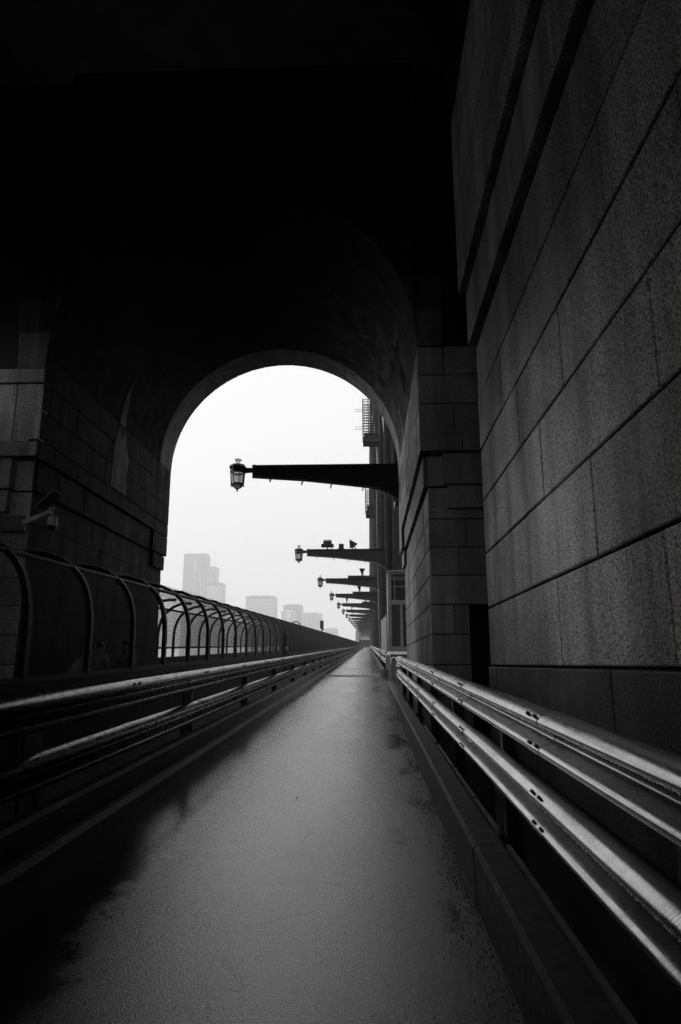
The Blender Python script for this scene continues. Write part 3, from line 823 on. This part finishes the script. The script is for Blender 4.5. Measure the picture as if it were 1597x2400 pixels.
# maintenance cradles and scaffold hung on the arch
def cradle(x0, x1, y, z0, z1, label, rods):
    t = empty('scaffold_cradle', ((x0+x1)/2, y, z0)); tag(t, label, 'scaffold')
    w_, h = (x1-x0)/2, z1-z0
    b = MB(); b.box(-w_, w_, -.8, .8, 0, .4); b.box(-w_+.1, w_, -.6, .6, .4, .9); b.build('floor', M['steel_black'], t)
    b = MB()
    for x in (-w_, -w_/3, w_/3, w_):
        for yy in (-.8, .8): b.tube([(x, yy, .4), (x, yy, h)], .05, 6)
    b.build('upright', M['steel_black'], t)
    b = MB(); z = .7
    while z < h:
        for yy in (-.8, .8): b.box(-w_, w_, yy-.02, yy+.02, z-.025, z+.025)
        b.box(-w_-.02, -w_+.02, -.8, .8, z-.025, z+.025); z += .26
    x = -w_
    while x < w_:
        b.box(x-.015, x+.015, -.79, -.77, .4, h); x += .16
    b.build('mesh_screen', M['wire'], t)
    if rods:
        b = MB()
        for z in rods: 
            for q in (0, .22): b.tube([(-w_, -.7, z+q), (-w_-.75, -.7, z+q)], .02, 6)
        b.build('outrigger', M['steel_dull'], t)
    return t
cradle(-.32, 1.15, 60, 21.3, 25.4, 'caged maintenance cradle high on the left edge of the steel arch', (1.2, 2.9))
cradle(-.12, .9, 61, 14.7, 17.4, 'smaller scaffold cradle hung below the caged one on the steel arch', ())
t = empty('service_pipe', (.95, 55, 0)); tag(t, 'pale ladder pipes running up the edge of the steel arch', 'pipes')
b = MB()
b.tube([(0,0,1.5),(-.1,0,6),(-.18,0,14),(-.1,0,18)], .035, 8); b.build('pipe', M['steel_dull'], t)
b = MB(); b.tube([(.55,-1,20),(.42,-1,21.6),(.15,-1,23.6)], .05, 8); b.tube([(.72,-1,20),(.6,-1,21.6),(.4,-1,23.6)], .05, 8); b.build('ladder_rail', M['white_paint'], t)
for q in range(4):
    z = 8.2 + q*1.35
    b = MB(); b.box(-.46, -.30, -.05, .05, z, z+.18); b.lathe([(0,.05),(.05,.02),(.05,-.05),(0,-.08)], (-.42, 0, z+.36), 6); b.build('clamp', M['steel_black'], t)

# ------------------------------------------------------------------ booth and hoarding behind the pylon
t = empty('lift_booth', (1.19, 39.6, dk(39.6))); tag(t, 'tall two-storey glazed steel booth behind the stone pier', 'booth')
b = MB(); b.box(.10, 2.6, .14, 2.4, 1.27, 5.6); b.build('dark_interior', M['glass_dark'], t)
b = MB()
b.bbox(0, .16, -.06, .09, 1.25, 5.72, .01); b.bbox(.64, .80, -.06, .09, 1.5, 3.86, .01); b.bbox(1.3, 1.42, -.06, .09, 1.5, 5.6, .01)
b.box(.16, 2.6, -.05, .08, 5.62, 5.72); b.box(.16, 2.6, -.058, .085, 3.862, 4.12); b.box(.16, 2.6, -.05, .08, 1.25, 1.498)
b.box(.801, 1.3, -.03, .05, 3.0, 3.04)
b.build('frame', M['booth'], t)
b = MB()
for z in (5.40, 5.28, 4.88): b.box(.16, 2.6, -.02, .05, z, z+.045)
b.box(.33, .38, -.025, .055, 4.12, 5.62); b.build('glazing_bar', M['booth'], t)
b = MB(); b.bbox(-.06, 2.7, -.14, 2.5, 5.72, 5.84, .02); b.build('roof', M['booth'], t)
b = MB(); b.box(-.03, .02, .095, 2.4, 1.25, 5.7); b.build('side_panel', M['booth'], t)
b = MB(); b.box(.17, .63, .0, .06, 1.5, 3.86)
for k in range(6): b.box(.2+.07*k, .225+.07*k, -.02, -.001, 1.5, 3.8)
b.build('door', M['steel_black'], t)
b = MB(); b.box(-.02, 2.65, .0, 2.5, -.02, 1.249); b.build('base', M['concrete'], t)
t = empty('hoarding', (1.3, 44, dk(44))); tag(t, 'row of upright corrugated sheets of stepped height beside the steel arch', 'hoarding')
for k in range(8):
    b = MB(); y0 = .6 + k*2.6
    pts = []; n = 10; h = 2.9 + .03*k + (.12 if k % 3 == 0 else 0)
    for j in range(n+1): pts.append((-.12 + (.16 if j % 2 else 0), y0 + 2.5*j/n))
    b.strip([[(x, y, .55+G*y), (x, y, .55+h+G*y)] for x, y in pts]); b.strip([[(x+.02, y, .55+G*y), (x+.02, y, .55+h+G*y)] for x, y in pts])
    b.build('sheet', M['hoarding'], t)
b = MB(G); b.box(-.05, .1, .5, 21.5, 0, .54); b.build('base', M['concrete'], t)

# sign post beyond the fence
t = empty('sign_post', (-8.75, 131, dk(131))); tag(t, 'small dark sign box on a post beyond the fence', 'sign')
b = MB(); b.tube([(0,0,0),(0,0,5.0)], .12, 8); b.build('pole', M['steel_black'], t)
b = MB(); b.bbox(-.38, .30, -.08, .08, 4.6, 6.1, .02); b.box(.12, .38, -.1, .04, 4.3, 4.58); b.build('panel', M['steel_black'], t)

# ------------------------------------------------------------------ far pylon and city in the haze
t = empty('distant_pylon', (0, 520, dk(520))); tag(t, 'far stone pylon at the end of the bridge fading into haze', 'stone pylon')
b = MB(); b.box(-9.5, -6.9, 0, 14, -20, 9); b.build('pier', M['granite_dark'], t)
b = MB(); b.box(1.3, 6, 0, 14, -20, 9); b.build('pier', M['granite_dark'], t)
b = MB(); b.box(-9.5, 6, 0, 14, 9.01, 12); b.box(-6.89, 1.29, 2, 14, 5.2, 9); b.build('lintel', M['granite_dark'], t)
b = MB(); b.box(-6.89, 1.29, 13, 14, -2, 5.19); b.build('inner_wall', M['backing'], t)
CK = 2.6                         # the city stands 2.5 to 3 km off
def bld(name, x0, x1, y, zt, depth, label, mat, extra=None):
    x0 *= CK; x1 *= CK; y *= CK; depth *= CK; zt = 1.6 + (zt-1.6)*CK
    t = empty(name, ((x0+x1)/2, y, -56)); tag(t, label, 'building')
    h = zt + 56; w_ = (x1-x0)/2
    b = MB(); b.box(-w_, w_, 0, depth, 0, h); b.build('facade', mat, t)
    if extra: extra(t, w_, h, depth)
    return t
def ln(b, p, q, r=.5): b.tube([(p[0], -.6, p[1]), (q[0], -.6, q[1])], r, 6)
def brace(t, w_, h, d):
    b = MB(); x = w_*2
    f = lambda u, v: (-w_ + u*x, h - v*CK)
    for p, q in (((.08,17),(.5,17)), ((.5,17),(.49,96)), ((.49,96),(.68,125)), ((.52,22),(.72,44)), ((.72,44),(.9,118)), ((.0,96),(.49,96)), ((.49,96),(.48,125)), ((.93,60),(.93,128))): ln(b, f(*p), f(*q), 1.9)
    b.build('pale_brace', M['pale_trim'], t)
    b = MB(); b.box(-w_*.62, w_*.98, .5, d*.8, h+.02, h+3.5); b.box(-w_*.9, -w_*.63, 2, d*.6, h+.02, h+1.4); b.build('roof_plant', M['steel_dull'], t)
def plant(t, w_, h, d):
    b = MB(); b.box(-w_*.7, w_*.55, 2, d*.7, h+.02, h+4); b.box(w_*.6, w_*.9, 2, d*.5, h+.02, h+2); b.build('roof_plant', M['steel_dull'], t)
def fins(t, w_, h, d):
    b = MB()
    for u in (.2, .45, .7): ln(b, (-w_+u*2*w_, h), (-w_+u*2*w_*.9, h-210), 1.7)
    b.build('pale_brace', M['pale_trim'], t)
def slabs(t, w_, h, d):
    b = MB(); z = h - 23
    while z > h - 190: b.box(-w_-.9, w_+.9, -1.6, -.02, z, z+4.5); z -= 11
    b.build('balcony_slab', M['pale_trim'], t); plant(t, w_, h, d)
def crown(t, w_, h, d):
    b = MB(); b.prism([(-w_*.95, 0, h+.05), (w_*.95, 0, h+.05), (w_*.6, 0, h+7), (-w_*.6, 0, h+7)], (0, d, 0)); b.build('roof', M['pale_trim'], t)
    b = MB(); b.box(-w_*.25, w_*.25, -1, 0, 0, h+4); b.build('centre_bay', M['pale_trim'], t)
m1 = tower_mat('glass_tower', .35, 11.0, 9.0, .28, .45); m2 = tower_mat('slab_tower', .4, 17.0, 11.0, .45, .35); m3 = tower_mat('grid_block', .85, 15.0, 13.0, .4, .2)
M['pale_trim'] = plain('pale_facade_trim', .88, .6, scale=.05, bump=0)
bld('tower_block', -411, -360, 1500, 241, 40, 'tallest hazy glass tower with pale bracing lines', m1, brace)
bld('tower_block', -359.8, -338, 1502, 213, 35, 'hazy tower with pale fins, stepping down beside the tallest', m1, fins)
bld('tower_block', -333, -300.5, 1400, 164, 35, 'lower banded tower in front of the tallest glass tower', m2, slabs)
bld('tower_block', -268.5, -204, 1500, 146, 40, 'wide banded apartment block standing alone in the haze', m2, slabs)
bld('tower_block', -197.4, -154.3, 1600, 135, 40, 'plain square tower behind the pale block with sloping roof', m1, plant)
bld('tower_block', -177, -148, 1400, 105, 30, 'pale block with sloping roof shoulders above the fence', m3, crown)
bld('tower_block', -145.3, -100.5, 1500, 108, 40, 'gridded block just left of the small sign', m3, plant)
bld('tower_block', -104, -72, 1650, 82, 40, 'low faint block right of the small sign', m3, plant)
def crane(x, y, z0, z1, lean, label):
    x *= CK; y *= CK; z0 = 1.6+(z0-1.6)*CK; z1 = 1.6+(z1-1.6)*CK
    t = empty('tower_crane', (x, y, z0)); tag(t, label, 'crane')
    b = MB(); b.tube([(0,0,0),(0,0,(z1-z0)*.5)], .8, 4); b.build('mast', M['steel_dull'], t)
    b = MB(); b.tube([(0,0,(z1-z0)*.5),(lean,0,z1-z0)], [.9,.3], 4); b.build('jib', M['steel_dull'], t)
    b = MB(); b.lathe([(0,2),(1.3,1),(1.3,-1),(0,-2)], (lean, 0, z1-z0), 6); b.build('jib_head', M['steel_dull'], t)
crane(-353, 1490, 212, 247, 1.5, 'faint crane rising beside the tallest tower')
crane(-340, 1490, 205, 240, 4, 'faint leaning crane right of the other crane')

# ------------------------------------------------------------------ people on the footway
def person(x, y, face, h, label, shirt, bend=0.0, arm=.25):
    s = h/1.72
    root = empty('person', (x, y, dk(y)+.004), face); tag(root, label, 'person', None)
    V, E, Rd = [], [], []
    def n(p, r, par=None):
        V.append(tuple(c*s for c in p)); Rd.append(r*s)
        if par is not None: E.append((par, len(V)-1))
        return len(V)-1
    bf = lambda z, f=1: -bend*max(0, z-.95)*f     # lean forward (towards -y)
    pel = n((0, 0, .95), .15)
    sp = n((0, bf(1.15), 1.15), .135, pel); ch = n((0, bf(1.34)-.01, 1.34), .15, sp); nk = n((0, bf(1.48)-.01, 1.475), .06, ch)
    hd = n((0, bf(1.56)-.03, 1.55), .078, nk); hm_ = n((0, bf(1.62)-.035, 1.61), .093, hd); n((0, bf(1.7)-.025, 1.675), .065, hm_)
    n((0, bf(1.6)-.125, 1.585), .016, hm_)       # nose
    for sd in (-1, 1): n((sd*.092, bf(1.6)-.02, 1.6), .016, hm_)   # ears
    for sd in (-1, 1):
        a = n((sd*.185, bf(1.4), 1.40), .062, ch); e = n((sd*.235, bf(1.2)-arm*.25, 1.13), .045, a)
        w_ = n((sd*.20, bf(1.1)-arm, 1.02+arm*.3), .032, e); pm = n((sd*.195, bf(1.1)-arm-.05, .965+arm*.3), .034, w_)
        for f in range(4):
            k = n((sd*(.165+f*.019), bf(1.1)-arm-.075, .91+arm*.3), .0095, pm); n((sd*(.163+f*.019), bf(1.1)-arm-.06, .875+arm*.3 + (.008 if f in (0, 3) else 0)), .0085, k)
        k = n((sd*.155, bf(1.1)-arm-.07, .955+arm*.3), .011, pm); n((sd*.145, bf(1.1)-arm-.085, .925+arm*.3), .009, k)
        hp = n((sd*.095, .0, .88), .095, pel); kn = n((sd*.10, -.01, .48), .062, hp); an = n((sd*.10, .02, .09), .042, kn); n((sd*.11, -.13, .035), .035, an)
    def skin(name, V, E, Rd, mat, root_i=0, lv=2):
        me = bpy.data.meshes.new(name); me.from_pydata(V, E, []); me.materials.append(mat)
        o = bpy.data.objects.new(name, me); C.objects.link(o); o.parent = root
        md = o.modifiers.new('skin', 'SKIN'); md.use_smooth_shade = True
        lay = me.skin_vertices[0] if me.skin_vertices else None
        if lay is None:
            bpy.context.view_layer.objects.active = o
            me.attributes.new('skin_vertex', 'FLOAT', 'POINT') if False else None
        if lay:
            for i, r in enumerate(Rd): lay.data[i].radius = (r, r)
            lay.data[root_i].use_root = True
        sb = o.modifiers.new('sub', 'SUBSURF'); sb.levels = lv; sb.render_levels = lv
        return o
    skin('body', V, E, Rd, M['skin'])
    # clothes: slightly larger skins over the same bones
    def sub(idx, grow, cut=None):
        mp = {i: k for k, i in enumerate(idx)}
        return [V[i] for i in idx], [(mp[a], mp[c]) for a, c in E if a in mp and c in mp], [Rd[i]+grow*s for i in idx]
    # find limb indices: per side 4 arm bones + 10 finger nodes + leg 4
    first = 10
    per = 4 + 10 + 4
    arms = [first + sd*per + j for sd in (0, 1) for j in (0, 1, 2)]
    legs = [first + sd*per + 14 + j for sd in (0, 1) for j in (0, 1, 2)]
    skin('jacket', *sub([0, 1, 2] + arms, .018), shirt)
    skin('trousers', *sub([0] + legs, .016), M['cloth_dark'])
    b = MB(); c = V[5]
    rows = []
    for i in range(7):
        th = i/6*1.75
        rows.append([(c[0] + .106*s*math.sin(th)*math.cos(q/12*6.283), c[1] + .02*s + .115*s*math.sin(th)*math.sin(q/12*6.283), c[2] + .025*s + .115*s*math.cos(th)) for q in range(12)])
    b.strip(rows, 0, True, True); b.build('hair', M['hair'], root)
    return root
person(-2.05, 232, R(10), 1.75, 'tiny dark figure far off at the end of the wet lane', M['cloth_dark'], 0, .15)
person(-5.75, 13.3, R(100), 1.60, 'person in a pale shirt stooping behind the mesh fence', M['cloth_light'], .55, .3)
person(-5.8, 14.75, R(160), 1.64, 'person in a striped pale jacket upright behind the mesh, dark hair', M['cloth_light'], .05, .2)
person(-5.75, 16.3, R(10), 1.70, 'taller person with open pale jacket at the last dark mesh panel', M['cloth_light'], 0, .15)

# ------------------------------------------------------------------ camera and render settings
cam = bpy.data.cameras.new('camera'); co = bpy.data.objects.new('camera', cam); C.objects.link(co)
cam.sensor_fit = 'VERTICAL'; cam.sensor_height = 36; cam.sensor_width = 24; cam.lens = 24
cam.clip_start = .05; cam.clip_end = 20000
co.location = (0, 0, 1.6); co.rotation_euler = (R(90 + 12.5098), 0, R(2.2886))
SC.camera = co
vs = SC.view_settings; SC.display_settings.display_device = 'sRGB'
vs.view_transform = 'Standard'; vs.look = 'None'; vs.exposure = 0; vs.gamma = 1; vs.use_curve_mapping = False
cy = SC.cycles
cy.max_bounces = 8; cy.diffuse_bounces = 4; cy.glossy_bounces = 4; cy.transmission_bounces = 6; cy.transparent_max_bounces = 16; cy.volume_bounces = 2
cy.use_denoising = True; cy.denoising_prefilter = 'NONE'; cy.use_adaptive_sampling = False
cy.sample_clamp_indirect = 1.5; cy.caustics_reflective = False; cy.caustics_refractive = False
